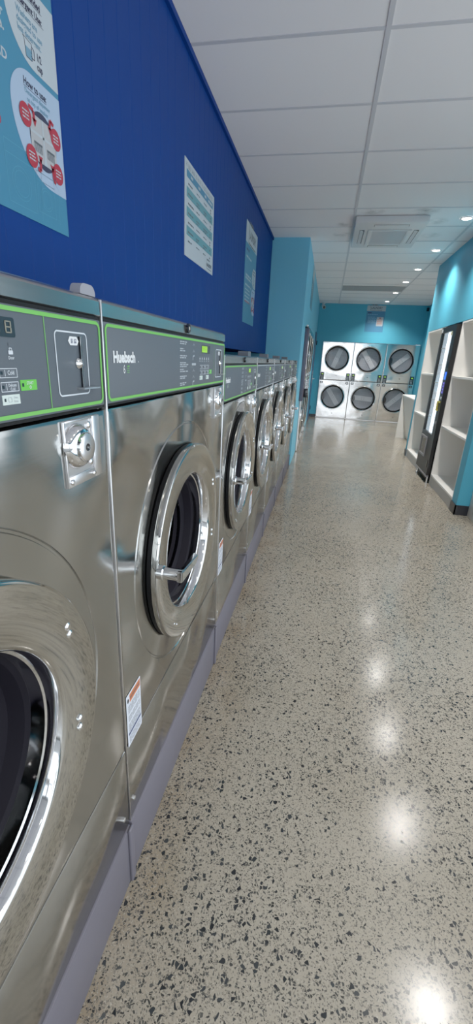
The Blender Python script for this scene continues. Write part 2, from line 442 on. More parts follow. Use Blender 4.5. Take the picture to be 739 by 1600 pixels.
def make_washer(label, W, top, dz, yc, coin_c, grooveR, lit, clip):
    """dz lifts the control panel artwork drawn for the tall washer; W its width"""
    k = W/.937
    t = thing('washing_machine', label, 'washing machine', group='front-loading washers along the left wall')
    zp0, zp1 = 1.330+dz, 1.470+dz
    zc = .872
    # shell
    c = MB().box(-.90, -.012, .004, .008, .21, top-.004).box(-.90, -.012, W-.008, W-.004, .21, top-.004)
    c.box(-.90, -.89, .004, W-.004, .21, top-.004).box(-.90, -.012, .004, W-.004, .21, .215)
    c.build('cabinet', 'steel_dim', t)
    # top cap with the flat lip in front
    cap = MB()
    zs = zp1+.006
    prof = [(-.90, top), (-.012, top), (-.004, top-.003), (0, top-.008), (.001, zs+.002), (-.002, zs), (-.02, zs), (-.02, top-.02), (-.90, top-.02)]
    cap.prism([(x, .002, z) for x, z in prof], (0, W-.004, 0))
    cp = cap.build('top_cap', 'steel_cap', t)
    lk = MB().lathe([(0, .0125), (.006, .0125), (.007, .009), (.004, .006), (.004, 0)], (.001, W*.51, (top+zs)/2), 'x', 20).build('lock', 'blackgloss', cp)
    MB().lathe([(0, .006), (.004, .005), (.004, 0)], (.004, W*.51, (top+zs)/2), 'x', 12).build('lock_barrel', 'chrome', cp)
    # front
    zb = zp0-.006
    rings = [(.285, -.05), (.297, -.006), (.300, -.0008), (.304, 0), (.309, 0), (grooveR-.008, 0), (grooveR-.004, 0), (grooveR-.002, -.003), (grooveR+.002, -.003), (grooveR+.004, 0), (grooveR+.009, 0)]
    hole_panel(W, .479, zb, yc, zc, rings).build('front_panel', 'steel', t)
    lp = MB().box(-.012, 0, .002, W-.002, .214, .4765, .0025).build('lower_panel', 'steel', t)
    for yy in (.03, W-.03):
        sc = MB(); screw(sc, 0, yy, .265, .006, .003); sc.build('screw', 'satin', lp)
    seam = MB().box(-.0125, -.002, .004, W-.004, zb+.001, zp0).box(-.0125, -.003, .004, W-.004, zp1, zs-.0005).build('seam', 'black', t)
    MB().box(-.0135, -.0125, .003, W-.003, .4766, .4789).build('seam', 'black', t)
    # plinth and cover strip
    MB().box(-.85, .004, .001, W-.001, 0, .209, .006).build('plinth', 'plinth', t)
    MB().box(.003, .012, W-.024, W-.0005, 0.002, .212, .004, 3).build('plinth_joint', 'plinth', t)
    MB().box(-.010, .0016, .0006, .0046, .214, top-.004, .0012).build('edge_trim', 'satin', t)
    if clip == 1:
        q = MB(); f = Frame((-.024, W, 0), (0, 1, 0), (0, 0, 1))
        q.prism([f.p(a, b) for a, b in f.rrpts(-.048, -.002, top-.001, top+.015, (.001, .001, .0130, .0130))], (.018, 0, 0))
        q.build('joint_clip', 'clip', t)
    elif clip == 2:
        q = MB(); f = Frame((-.13, 0, 0), (0, 1, 0), (0, 0, 1))
        q.prism([f.p(a, b) for a, b in f.rrpts(.075, .165, top-.001, top+.028, (.001, .001, .010, .010))], (.06, 0, 0))
        q.build('joint_clip', 'clipdark', t)
    # control panel
    F = Frame((0, 0, dz), (0, 1, 0), (0, 0, 1))
    cpn = MB().box(-.012, .001, .004, W-.004, zp0, zp1, .002).build('control_panel', 'panelgrey', t)
    def X(v): return v*k
    mb = MB(); F.rring(mb, .008, W-.008, 1.3335, 1.4675, .013, .0052, .0022); F.rect(mb, X(.776)-.0007, X(.776)+.0007, 1.338, 1.463, .0018)
    mb.build('border', 'green', cpn)
    mb = MB(); F.rring(mb, X(.797), X(.885), 1.353, 1.447, .008, .0022, .0018)
    mb.build('slot_outline', 'paleprint', cpn)
    if lit:
        mb = MB(); F.rect(mb, X(.625), X(.685), 1.4325, 1.4525, .002); mb.build('display_backlight', 'displit', cpn)
        mb = MB(); F.rect(mb, X(.685), X(.715), 1.4325, 1.4525, .002); F.rring(mb, X(.621), X(.719), 1.4305, 1.4545, .002, .003, .0022); mb.build('display', 'disp', cpn)
        seg, sm = (.637, .660), 'dispsegd'
    else:
        mb = MB(); F.rrect(mb, X(.60), X(.7155), 1.4318, 1.4545, .003, .002); mb.build('display', 'disp', cpn)
        seg, sm = (.655, .677, .6975), 'dispseg'
    mb = MB()
    for s0 in seg:
        for (a0, a1, b0, b1) in ((0,.010,1.4365,1.4378),(0,.010,1.4428,1.4441),(0,.010,1.4491,1.4504),(0,.002,1.437,1.443),(0,.002,1.444,1.450),(.009,.011,1.437,1.443),(.009,.011,1.444,1.450)):
            F.rect(mb, X(s0)+a0, X(s0)+a1, b0, b1, .0028)
    mb.build('digits', sm, cpn)
    for i, a in enumerate((.603, .628, .653, .678, .703)):
        mb = MB(); F.rect(mb, X(a)-.0025, X(a)+.0025, 1.4215, 1.4250, .0018); mb.build('indicator', 'keydark', cpn)
    mb = MB()
    for i, a in enumerate((.603, .628, .653, .678, .703)):
        F.rrect(mb, X(a)-.004, X(a)+.004, 1.4118, 1.4165, .001, .0018)
        F.rring(mb, X(a)-.0025, X(a)+.0025, 1.4160, 1.4195, .001, .0008, .0018)
        F.text(mb, ('Wash', 'Rinse', 'Spin', 'Bath', 'Door')[i], X(a), 1.4060, .0052, .0018, .01, .9, 'CENTER')
    mb.build('lettering', 'paleprint', cpn)
    for r_, (b0, b1) in enumerate(((1.384, 1.3955), (1.3672, 1.3792))):
        for c_, a in enumerate((.604, .641, .678)):
            kb = MB(); F.slab(kb, X(a), X(a+.032), b0, b1, .001, .0016); kbo = kb.build('button', 'keydark' if lit else 'panelgrey', cpn)
            l = MB(); F.rring(l, X(a), X(a+.032), b0, b1, .0008, .0008, .0020)
            txt = (('Hot', 'Warm', 'Cold'), ('Hot', 'Warm', 'Delicate\nCold'))[r_][c_]
            if r_ == 1: txt = ('Delicate\nHot', 'Delicate\nWarm', 'Delicate\nCold')[c_]
            if '\n' in txt:
                for q, s_ in enumerate(txt.split('\n')): F.text(l, s_, X(a+.0205), b0+.0062-.0048*q, .0052, .0020, .01, .85, 'CENTER')
            else: F.text(l, txt, X(a+.0205), b0+.0038, .0072, .0020, .01, .85, 'CENTER')
            F.rect(l, X(a+.0095), X(a+.0103), b0+.002, b1-.002, .0020)
            l.build('lettering', 'paleprint', kbo)
            l = MB(); F.rect(l, X(a+.002), X(a+.006), b0+.004, b0+.008, .0020); l.build('indicator', 'disp', kbo)
    kb = MB(); F.slab(kb, X(.7145), X(.747), 1.367, 1.3805, .001, .0016); kbo = kb.build('start_button', 'greenbtn', cpn)
    l = MB(); F.text(l, 'START', X(.733), 1.3745, .0055, .0020, .01, .85, 'CENTER'); F.rring(l, X(.733)-.002, X(.733)+.002, 1.3690, 1.3730, .0018, .0008, .0020); l.build('lettering', 'btnwhite', kbo)
    l = MB(); F.rect(l, X(.7168), X(.7205), 1.372, 1.3765, .0020); l.build('indicator', 'disp', kbo)
    for a in (.604, .678):
        kb = MB(); F.slab(kb, X(a), X(a+.032), 1.3515, 1.3635, .001, .0016); kbo = kb.build('button', 'btnwhite', cpn)
        l = MB(); F.text(l, 'Extra', X(a+.024), 1.3585, .0040, .0020, 0, .9, 'CENTER'); F.text(l, 'Rinse', X(a+.024), 1.3538, .0040, .0020, 0, .9, 'CENTER')
        F.rring(l, X(a+.010), X(a+.0165), 1.3545, 1.3605, .001, .0006, .0020); l.build('lettering', 'dimprint', kbo)
        l = MB(); F.rect(l, X(a+.003), X(a+.006), 1.3555, 1.3595, .0020); l.build('indicator', 'disp', kbo)
    # maker's name and model mark
    l = MB(); F.text(l, 'Huebsch', X(.034), 1.4030, .0275, .0022, .045, .99*k)
    for a in (.036, .0445, .049, .0575):            # slab feet on the capital
        pass
    F.ellipse(l, X(.034)+.1115*k, 1.4040, .0012, .0012, .0022, 8)
    F.text(l, '6', X(.074), 1.3825, .023, .0022, 0, .72)
    l.build('lettering', 'white', cpn)
    l = MB()
    for q in range(4): F.rect(l, X(.090), X(.101), 1.3835+.0036*q, 1.3843+.0036*q, .0022)
    F.rect(l, X(.093), X(.102), 1.3955, 1.3966, .0022); l.build('model_mark', 'green', cpn)
    l = MB()
    for q in range(7):
        b0 = 1.4545-q*.0178
        for w_ in range(3 if q == 3 else 2): F.greek(l, X(.414), X(.414)+(.055, .068, .06)[w_]*k*random.uniform(.6, 1.1), b0-w_*.0050, .0028, .0018, .02)
        if q == 3: F.rect(l, X(.520), X(.560), b0-.006, b0, .0018)
        elif q == 2 or q == 6: F.line(l, [(X(.530), b0-.009), (X(.530), b0+.001), (X(.545), b0+.003)], .004, .0018)
        else: F.line(l, [(X(.528), b0-.006), (X(.538), b0-.001), (X(.546), b0-.006), (X(.536), b0+.002)], .0012, .0018)
    l.build('instruction_print', 'dimprint', cpn)
    # coin slot with price tab
    mb = MB(); F.slab(mb, X(.8635)-.0028, X(.8635)-.0006, 1.3632, 1.441, .001, .0045); F.slab(mb, X(.8635)+.0006, X(.8635)+.0028, 1.3632, 1.441, .001, .0045)
    cs = mb.build('coin_slot', 'blackgloss', t)
    for q0 in (-.0031, .0002):
        mb = MB(); F.slab(mb, X(.8635)+q0, X(.8635)+q0+.0008, 1.3632, 1.441, .0045, .0052); mb.build('slot_edge', 'satin', cs)
    mb = MB(); F.rect(mb, X(.8635)-.0006, X(.8635)+.0006, 1.363, 1.441, .0016); mb.build('slot_gap', 'black', cs)
    MB().lathe([(.001, .0085), (.003, .0085), (.007, .005), (.009, 0)], (0, X(.8555), 1.401+dz), 'x', 20).build('return_button', 'chrome', cs)
    q = MB(); F.slab(q, X(.848), X(.898), 1.3620, 1.3642, .001, .014); q.build('coin_ledge', 'satin', cs)
    l = MB(); f2 = [(X(.831), 1.4335), (X(.836), 1.4275), (X(.855), 1.4275), (X(.860), 1.4335), (X(.855), 1.4400), (X(.836), 1.4400)]
    l.poly([F.p(a, b, .0020) for a, b in f2]); tb = l.build('price_tab', 'white', cs)
    l = MB(); F.text(l, '$1 $2', X(.8455), 1.4308, .0088, .0026, .01, .75, 'CENTER'); l.build('lettering', 'navyprint', tb)
    # coin acceptor with the round lock
    a0, a1 = coin_c-.054, coin_c+.054; c0, c1 = 1.209+dz, 1.3165+dz
    G = Frame((0, 0, 0), (0, 1, 0), (0, 0, 1))
    mb = MB(); G.slab(mb, a0, a1, c0, c1, .0005, .0015)
    for (e0, e1, g0, g1) in ((a0, a0+.004, c0, c1), (a1-.024, a1, c0, c1), (a0+.004, a1-.024, c0, c0+.018), (a0+.004, a1-.024, c1-.004, c1)):
        mb.box(.0015, .005, e0, e1, g0, g1, .0012)
    ca = mb.build('coin_acceptor', 'satin', t)
    dc = (0, a0+.036, (c0+c1)/2+.010)
    MB().lathe([(.0015, .0375), (.003, .0375), (.006, .0358), (.012, .033), (.0155, .029), (.017, .0238), (.0215, .0232), (.0225, .0222)], dc, 'x', 40).build('lock_dial', 'chrome', ca)
    MB().lathe([(.0220, .0223), (.0230, .0207), (.0225, .006), (.0225, 0)], dc, 'x', 32).build('lock_face', 'satin', ca)
    MB().lathe([(.0225, .0062), (.0237, .0055), (.0235, .003), (.0215, .0)], dc, 'x', 16).build('keyway', 'blackgloss', ca)
    for sx in ((.0015, a0+.075, c1-.014, .006), (.0015, a0+.075, c0+.030, .006), (.005, a0+.010, c0+.009, .005), (.005, a1-.030, c0+.009, .005)):
        q = MB(); screw(q, *sx); q.build('screw', 'chrome', ca)
    # door
    D = thing('door', '', ''); D.parent = t; del D['label']; del D['category']
    MB().lathe([(.0005, .299), (.003, .301), (.013, .300), (.013, .24), (.0005, .24)], (0, yc, zc), 'x', 96).build('door_gasket', 'black', D)
    MB().lathe([(.013, .235), (.014, .298), (.0155, .3035), (.018, .305), (.029, .305), (.0325, .3035), (.034, .3005), (.034, .297), (.027, .222), (.0255, .2165), (.022, .213)], (0, yc, zc), 'x', 128).build('door_ring', 'mirror', D)
    MB().lathe([(.0225, .2135), (.020, .2115), (-.004, .2095), (-.006, .206), (-.034, .204)], (0, yc, zc), 'x', 96).build('inner_rim', 'chrome', D)
    MB().lathe([(-.030, .206), (-.036, .196), (-.060, .186), (-.066, .168), (-.070, .152), (-.085, .146)], (0, yc, zc), 'x', 72).build('glass_seal', 'gasket', D)
    MB().lathe([(-.062, .152), (-.10, .148), (-.14, .125), (-.165, .08), (-.172, .03), (-.173, 0.001)], (0, yc, zc), 'x', 64).build('door_glass', 'glass', D)
    for (dy, dz_, sr, sx) in ((.237, .134, .0072, .0285), (.241, .117, .0072, .0285), (.245, -.064, .0072, .0285), (.243, -.082, .0072, .0285), (-.155, -.215, .0035, .030), (-.175, -.20, .0035, .030)):
        q = MB(); screw(q, sx, yc+dy, zc+dz_, sr, sr*.8); q.build('hinge_screw', 'chrome', D)
    hy, hz = yc-.288, zc+.032
    q = MB().tube([(.026, hy, hz), (.040, hy, hz), (.094, hy, hz)], .0155, 20).lathe([(.030, .019), (.044, .019), (.047, .016)], (0, hy, hz), 'x', 24)
    q.build('handle_post', 'chrome', D)
    q = MB()
    pr = [(hy-.0155, hz-.015), (hy+.105, hz-.020), (hy+.128, hz-.006), (hy+.128, hz+.002), (hy-.0155, hz+.0155)]
    q.prism([(.082, a, b_) for a, b_ in pr], (.016, 0, 0))
    bmesh.ops.bevel(q.bm, geom=list(q.bm.edges), offset=.003, segments=2, affect='EDGES')
    q.build('handle', 'chrome', D)
    # tub behind the door
    MB().lathe([(-.045, .284), (-.09, .262), (-.10, .235)], (0, yc, zc), 'x', 64).build('tub_seal', 'gasket', t)
    MB().lathe([(-.10, .237), (-.11, .262), (-.50, .262), (-.52, .24), (-.53, .001)], (0, yc, zc), 'x', 64).build('drum', 'drum', t)
    # warning sticker
    mb = MB(); G.rrect(mb, .012, .094, .470, .632, .003, .0012)
    st = mb.build('warning_sticker', 'sticker', t)
    mb = MB(); G.rect(mb, .030, .091, .603, .626, .0018); mb.build('warning_band', 'orange', st)
    mb = MB(); G.rect(mb, .017, .090, .5045, .5125, .0018); mb.build('blue_band', 'navyprint', st)
    mb = MB(); G.ellipse(mb, .021, .614, .004, .007, .0018, 10); mb.build('warning_symbol', 'black', st)
    mb = MB()
    for q in range(13):
        if q not in (4, 8): G.greek(mb, .020, .088, .593-q*.0063, .0022, .0018, .016)
    for q in range(4): G.greek(mb, .020, .088, .496-q*.006, .002, .0018, .014)
    G.text(mb, 'WARNING', .060, .6105, .013, .0024, .02, .9, 'CENTER')
    mb.build('lettering', 'ink', st)
    return t

w1 = make_washer('stainless front-loading washer nearest the camera, cut off by the left photo edge, display unlit', .937, 1.507, 0, .478, .848, .365, False, 1)
w1.location = (0, -.2105, 0)
w2 = make_washer('whole large stainless washer with green-lit display, second in the row, taller than those behind it', .937, 1.507, 0, .452, .848, .365, True, 0)
w2.location = (0, .728, 0)
w3 = make_washer('third washer in the row, first of the shorter ones, its panel edged in green', .820, 1.434, -.077, .412, .738, .350, True, 2)
w3.location = (0, 1.668, 0)
for i, lab in enumerate(('fourth stainless washer in the row, second of the shorter ones',
                         'fifth stainless washer in the row, third of the shorter ones',
                         'sixth stainless washer in the row, last but one before the turquoise pier',
                         'farthest washer of the left row, standing against the turquoise pier')):
    c = copy_tree(w3)
    for q in list(COL.objects):
        if q.name.startswith('border') and q.parent and q.parent.parent == c:
            q.material_slots[0].link = 'OBJECT'; q.material_slots[0].material = M['dimprint']
    c.location = (0, 1.668+.82*(i+1)+.002*(i+1), 0); c['label'] = lab

# ------------------------------------------------------------------ stacked dryers
def make_dryer(label, W, Ht, bands, sm='steel_dryer'):
    """front faces -y in its own frame: x across, origin at the left front floor corner"""
    t = thing('stacked_tumble_dryer', label, 'tumble dryer')
    F = Frame((0, 0, 0), (1, 0, 0), (0, 0, 1))
    body = MB().box(.004, .01, .012, .7, .01, Ht-.004).box(W-.01, W-.004, .012, .7, .01, Ht-.004).box(.004, W-.004, .69, .7, .01, Ht-.004).box(.004, W-.004, .012, .7, Ht-.01, Ht-.004).box(.004, W-.004, .012, .7, .01, .016)
    body.build('cabinet', 'steel_dim', t)
    cx = W/2-.005
    for (z0, z1, zc, ang) in ((1.005, Ht, 1.545, bands[0]), (.012, .995, .565, bands[1])):
        mb = hole_panel(W, z0, z1, cx, zc, [(.262, -.04), (.285, -.006), (.290, 0), (.295, 0), (.317, 0), (.322, 0), (.324, -.002), (.327, 0), (.331, 0)])
        bmesh.ops.transform(mb.bm, matrix=Matrix.Rotation(-PI/2, 4, 'Z'), verts=mb.bm.verts)      # +x faces -y, width runs along +x
        bmesh.ops.scale(mb.bm, vec=(1, 1, 1), verts=mb.bm.verts)
        mb.build('front_panel', sm, t)
        d = MB().lathe([(-.002, .318), (-.016, .316), (-.022, .309), (-.020, .302), (-.012, .300)], (cx, 0, zc), 'y', 80).build('door', 'chrome', t)
        MB().lathe([(-.013, .301), (-.017, .296), (-.015, .274), (-.004, .268)], (cx, 0, zc), 'y', 80).build('door_seal', 'black', d)
        MB().lathe([(-.006, .270), (-.009, .15), (-.010, .001)], (cx, 0, zc), 'y', 64).build('door_glass', 'dryglass', d)
        hp = [(-.272, -.085), (-.235, -.075), (-.215, -.03), (-.215, .03), (-.235, .075), (-.272, .085), (-.281, .0)]
        mb = MB(); mb.prism([(cx+a, -.012, zc+b_) for a, b_ in hp], (0, -.008, 0)); mb.build('handle_recess', 'blackgloss', d)
        MB().lathe([(.02, .262), (.05, .268), (.10, .268)], (cx, 0, zc), 'y', 64).build('drum', 'drumback', t)
        db = MB().lathe([(.10, .268), (.102, .15), (.102, .001)], (cx, 0, zc), 'y', 48).build('drum_back', 'drumback', t)
        ca, sa = math.cos(ang), math.sin(ang)
        R = lambda u, v: (cx+u*ca-v*sa, .099, zc+u*sa+v*ca)
        mb = MB(); mb.prism([R(-.06, -.24), R(.06, -.24), R(.06, .24), R(-.06, .24)], (0, -.012, 0)); sp = mb.build('drum_band', 'spider', db)
        mb = MB()
        for u in (-.022, .022):
            for v in (-.03, .03):
                q = R(u, v); mb.lathe([(-.013, .006), (-.015, .006), (-.015, 0)], q, 'y', 8)
        mb.build('bolt', 'black', sp)
        # lint drawer with key and maker's strip
        zl = zc-.44
        mb = MB(); F.slab(mb, cx-.20, cx+.20, zl-.045, zl+.045, .0005, .003)
        ld = mb.build('lint_drawer', sm, t)
        MB().lathe([(-.003, .012), (-.010, .011), (-.010, 0)], (cx+.03, 0, zl+.01), 'y', 14).build('drawer_lock', 'black', ld)
        if zc > 1:
            mb = MB(); F.slab(mb, cx-.08, cx+.12, zc-.358, zc-.345, .0005, .003); mb.build('name_strip', 'satin', t)
            mb = MB(); F.greek(mb, cx-.07, cx+.11, zc-.3545, .006, .0035, .04); mb.build('lettering', 'ink', t)
    for sx, side in ((.062, 0), (W-.072, 1)):
        mb = MB(); F.slab(mb, sx-.050, sx+.050, .985, 1.19, .0005, .004); kp = mb.build('keypad', 'disp', t)
        mb = MB(); F.rect(mb, sx-.012, sx+.022, 1.135, 1.155, .005); mb.build('display', 'displit', kp)
        mb = MB()
        for r_ in range(3):
            for c_ in range(2): F.rect(mb, sx-.024+c_*.026, sx-.008+c_*.026, 1.005+r_*.035, 1.022+r_*.035, .005)
        mb.build('key', 'dimprint', kp)
        mb = MB(); F.slab(mb, sx-.036, sx+.036, .905, .965, .0005, .006); co = mb.build('coin_unit', 'blackgloss', t)
        mb = MB(); F.slab(mb, sx-.016, sx+.016, .918, .950, .006, .009); mb.build('coin_entry', 'satin', co)
    # door hinges
    return t

dx0 = .205
specs = (('stacked stainless tumble dryer against the back wall, next to the dark blue corner door', (-.35, .62)),
         ('middle stacked tumble dryer of the three on the back wall', (.62, 1.50)),
         ('stacked tumble dryer on the back wall, partly behind the white folding table', (-.85, -.80)))
for i, (lab, bands) in enumerate(specs):
    t_ = make_dryer(lab, .805, 1.95, bands); t_.location = (dx0+.807*i, YB-.025, 0)
    t_['group'] = 'stacked dryers on the back wall'
d0 = None
labs = ('first stacked dryer set in the left wall past the turquoise pier, beside the dark kiosk',
        'middle stacked dryer of the three set in the left wall', 'last stacked dryer set in the left wall, nearest the back corner')
for i, lab in enumerate(labs):
    if d0 is None: d0 = make_dryer(lab, .80, 1.955, (.4, -.5)); o = d0
    else: o = copy_tree(d0)
    o.location = (.034, 7.055+.803*i, 0); o.rotation_euler = (0, 0, PI/2); o['label'] = lab; o['group'] = 'stacked dryers set in the left wall'

# dark wall kiosk before the recessed dryers
k = thing('payment_kiosk', 'tall narrow dark kiosk mounted on the left wall before the recessed dryers', 'kiosk', (0, 0, 0))
MB().box(.008, .066, 6.72, 6.98, .85, 1.885, .008).build('kiosk_body', 'kiosk', k)
MB().box(.0658, .0675, 6.75, 6.95, 1.32, 1.78).build('screen', 'blackgloss', k)
MB().box(.066, .128, 6.84, 6.96, .90, 1.03, .005).build('card_reader', 'blackgloss', k)
MB().box(.008, .062, 6.70, 7.0, 1.885, 1.905, .003).build('kiosk_lid', 'blackgloss', k)

# ------------------------------------------------------------------ posters
def poster_body(name, F, w, h_, m, label, cat='poster', group=None):
    mb = MB(); F.slab(mb, 0, w, 0, h_, 0, .003); o = mb.build(name, m); return tag(o, label, cat, group)

def logo(F, par, a, b, s, m='ink'):
    l = MB(); F.text(l, 'LAUNDRY', a+.06*s, b, .24*s, .0042, .03, .82)
    F.line(l, [(a+.02*s, b+.34*s), (a, b+.34*s), (a, b-.10*s), (a+.95*s, b-.10*s)], .03*s, .0042)
    F.greek(l, a+.10*s, a+.62*s, b+.27*s, .07*s, .0042, .2*s)
    l.build('logo', m, par)

def poster_detergent(y0, z0, label):
    F = Frame((-.455, y0, z0), (0, 1, 0), (0, 0, 1)); W, Hh = .60, .828
    P = poster_body('poster', F, W, Hh, 'teal', label, 'poster', 'detergent instruction posters')
    h = .0036; h2 = .0042
    mb = MB(); F.rect(mb, 0, W, .665, Hh, h); mb.build('header_panel', 'paper', P)
    logo(F, P, .13, .715, .40)
    # left column of print, mostly bars in a heading and paragraphs
    l = MB()
    F.text(l, 'er', .388, .398, .030, h, .03, 1, 'RIGHT'); F.text(l, 'e.', .388, .373, .030, h, .03, 1, 'RIGHT')
    F.text(l, 'ARD', .388, .317, .028, h, .02, 1, 'RIGHT')
    F.greek(l, .06, .345, .402, .016, h, .07); F.greek(l, .06, .352, .377, .016, h, .07); F.greek(l, .06, .32, .322, .014, h, .06)
    F.greek(l, .06, .33, .553, .014, h, .08)
    for q in range(4): F.greek(l, .06, .30+.02*(q % 2), .285-.030*q, .010, h, .05)
    l.build('lettering', 'paper', P)
    l = MB(); F.greek(l, .05, .20, .605, .020, h, .1); l.build('heading_bar', 'navyprint', P)
    l = MB(); F.text(l, 's)', .340, .180, .020, h, .03, 1, 'RIGHT'); F.greek(l, .06, .315, .182, .010, h, .06); l.build('red_lettering', 'red', P)
    # upper bubble
    mb = MB(); F.rrect(mb, .397, W, .350, .520, (.105, 0, 0, .075), h, 12); B = mb.build('speech_panel', 'paper', P)
    l = MB()
    F.text(l, 'Recommended', .436, .491, .0205, h2, .03, .86); F.text(l, 'Detergent Use:', .436, .466, .0205, h2, .03, .86)
    F.rect(l, .436, .548, .4875, .4888, h2); F.rect(l, .436, .552, .4620, .4633, h2)
    F.text(l, '1/2', .5095, .380, .022, h2, .03, .75); F.text(l, 'cup', .5085, .360, .022, h2, .03, .75)
    F.line(l, [(.4585, .405), (.4635, .398), (.466, .367), (.489, .367), (.492, .402)], .0016, h2); F.line(l, [(.4585, .405), (.492, .402)], .0014, h2)
    F.line(l, [(.492, .397), (.500, .394), (.500, .374), (.4905, .374)], .0022, h2)
    for q in range(3): F.line(l, [(.484, .376+.007*q), (.491, .376+.007*q)], .0008, h2+.0004)
    l.build('lettering', 'inkdark', B)
    l = MB(); F.text(l, 'Washers are', .440, .441, .0185, h2, .02, .86); F.text(l, 'designed to use', .440, .424, .0185, h2, .02, .86); F.text(l, 'less detergent.', .440, .407, .0185, h2, .02, .86)
    l.poly([F.p(a, b, h2) for a, b in ((.4645, .388), (.466, .368), (.4885, .368), (.4905, .388))])
    l.build('lettering', 'lightblueink', B)
    # lower bubble with the dispenser tray
    mb = MB(); F.rrect(mb, .386, W, .098, .336, (.150, 0, 0, .085), h, 14); B = mb.build('speech_panel', 'bubble', P)
    l = MB(); F.text(l, 'How to use:', .442, .303, .0215, h2, .03, .88); F.rect(l, .442, .536, .2985, .2998, h2)
    F.ellipse(l, .507, .202, .058, .066, h2, 40); l.build('lettering', 'inkdark', B)
    l = MB(); F.text(l, 'Detergent dispenser', .444, .286, .0150, h2, .015, .86); F.text(l, 'on top of washer', .450, .270, .0150, h2, .015, .86); l.build('lettering', 'lightblueink', B)
    mb = MB(); F.rrect(mb, .452, .563, .150, .252, .022, .0046, 6); tr = mb.build('tray_picture', 'traygrey', B)
    mb = MB(); F.line(mb, [(.507, .252), (.507, .150)], .006, .0052); F.line(mb, [(.452, .212), (.563, .212)], .006, .0052); mb.poly([F.p(a, b, .0051) for a, b in ((.500, .15), (.516, .15), (.509, .19))]); mb.build('tray_divider', 'paper', tr)
    mb = MB()
    for a in (.463, .519):
        for q in range(9): F.rect(mb, a+q*.004, a+.002+q*.004, .170, .190, .0050)
        F.rect(mb, a, a+.036, .188, .193, .0050)
    mb.build('tray_comb', 'ink', tr)
    for (a, b, ar) in ((.436, .236, ((.452, .262), (.470, .258), (.472, .236))), (.566, .232, ((.560, .262), (.545, .268), (.540, .245))), (.448, .152, ((.470, .132), (.482, .130), (.484, .158))), (.566, .150, ((.550, .122), (.542, .128), (.538, .156)))):
        mb = MB(); F.ellipse(mb, a, b, .0235, .0255, .0056, 28); rb = mb.build('red_badge', 'red', B)
        l = MB()
        for q in range(3): F.greek(l, a-.013, a+.013, b-.009+.0075*q, .0032, .0062, .012)
        l.build('lettering', 'paper', rb)
        l = MB(); F.line(l, ar, .009, .0056); e = ar[-1]; l.poly([F.p(e[0]-.009, e[1]+.006, .0056), F.p(e[0]+.001, e[1]-.012, .0056), F.p(e[0]+.010, e[1]+.006, .0056)])
        l.build('arrow', 'red', rb)
    # pale line drawings of machines along the foot
    l = MB()
    for (a, b, s) in ((.05, .03, 1), (.20, .04, .9), (.34, .02, 1.1), (.46, .03, .8)):
        F.line(l, [(a, b), (a+.10*s, b), (a+.10*s, b+.12*s), (a, b+.12*s), (a, b)], .0012, h)
        F.line(l, [(a, b+.095*s), (a+.10*s, b+.095*s)], .0012, h)
        for r_ in (.034, .026): F.line(l, [(a+.05*s+r_*s*math.cos(q*PI/10), b+.047*s+r_*s*math.sin(q*PI/10)) for q in range(21)], .0010, h)
        F.line(l, [(a+.1*s, b+.12*s), (a+.13*s, b+.10*s), (a+.12*s, b-.01)], .0010, h)
    l.build('line_drawing', 'tealline', P)
    return P
poster_detergent(.798, 1.754, 'large teal detergent poster with red badges, above the nearest washer, cut by the photo corner')
poster_detergent(4.287, 1.754, 'narrow-looking teal poster with white header, last on the navy wall before the pier')

F = Frame((-.455, 2.55, 1.945), (0, 1, 0), (0, 0, 1))
P = poster_body('poster', F, .60, .446, 'paper', 'white landscape chart with teal bands on the navy wall above the second washer')
l = MB(); a = .022
while a < .575:
    wd = random.choice((3, 2, 3, 4, 5))
    for q in range(wd):
        F.line(l, [(a, .411), (a, .432)], .0022, .0036); F.line(l, [(a, .411+random.choice((0, .010, .020))), (a+.008, .411+random.choice((0, .010, .020)))], .002, .0036); a += .0125
    a += .012
l.build('title_print', 'ink', P)
mb = MB(); F.rect(mb, .030, .572, .370, .404, .0036); hb = mb.build('heading_band', 'bluband', P)
l = MB()
for a in (.10, .245, .375, .46): F.greek(l, a, a+(.04 if a < .4 else .09), .381, .012, .0042, .03)
l.build('lettering', 'paper', hb)
for q in range(3):
    z = .282-.0885*q; mb = MB(); F.rect(mb, .030, .570, z, z+.046, .0036); mb.build('row_band', 'tealband', P)
l = MB()
for q in range(7):
    z = .340-.0443*q
    F.greek(l, .055, .055+random.uniform(.06, .11), z, .008, .0042, .03)
    for a in (.21, .36):
        F.greek(l, a, a+random.uniform(.06, .10), z+.004, .006, .0042, .03)
        if q % 2: F.greek(l, a, a+random.uniform(.04, .08), z-.008, .006, .0042, .03)
    F.greek(l, .505, .530, z+.006, .010, .0042, .03)
    if q < 5: F.greek(l, .505, .530, z-.008, .009, .0042, .03)
l.build('lettering', 'ink', P)
logo(F, P, .445, .030, .125)

# back-wall poster above the middle dryer
F = Frame((1.200, YB, 2.215), (1, 0, 0), (0, 0, 1))
P = poster_body('poster', F, .45, .61, mat('poster_blue', srgb(50, 122, 166), .5), 'teal poster with white header high on the back wall above the dryers')
mb = MB(); F.slab(mb, .0, .45, .485, .61, .003, .006); hp = mb.build('header_panel', 'paper', P)
F2 = Frame(F.p(0, 0, .003), (1, 0, 0), (0, 0, 1)); logo(F2, P, .08, .53, .30)
l = MB(); F.rect(l, .03, .12, .43, .455, .004); l.build('heading_bar', 'navyprint', P)
l = MB(); F.greek(l, .03, .28, .40, .012, .004, .06)
for q in range(6): F.greek(l, .05, .23+.02*(q % 2), .34-.026*q, .013, .004, .06)
l.build('lettering', mat('poster_pale_ink', srgb(110, 170, 205), .5), P)
mb = MB(); F.rrect(mb, .265, .425, .140, .350, .018, .004); B = mb.build('speech_panel', 'paper', P)
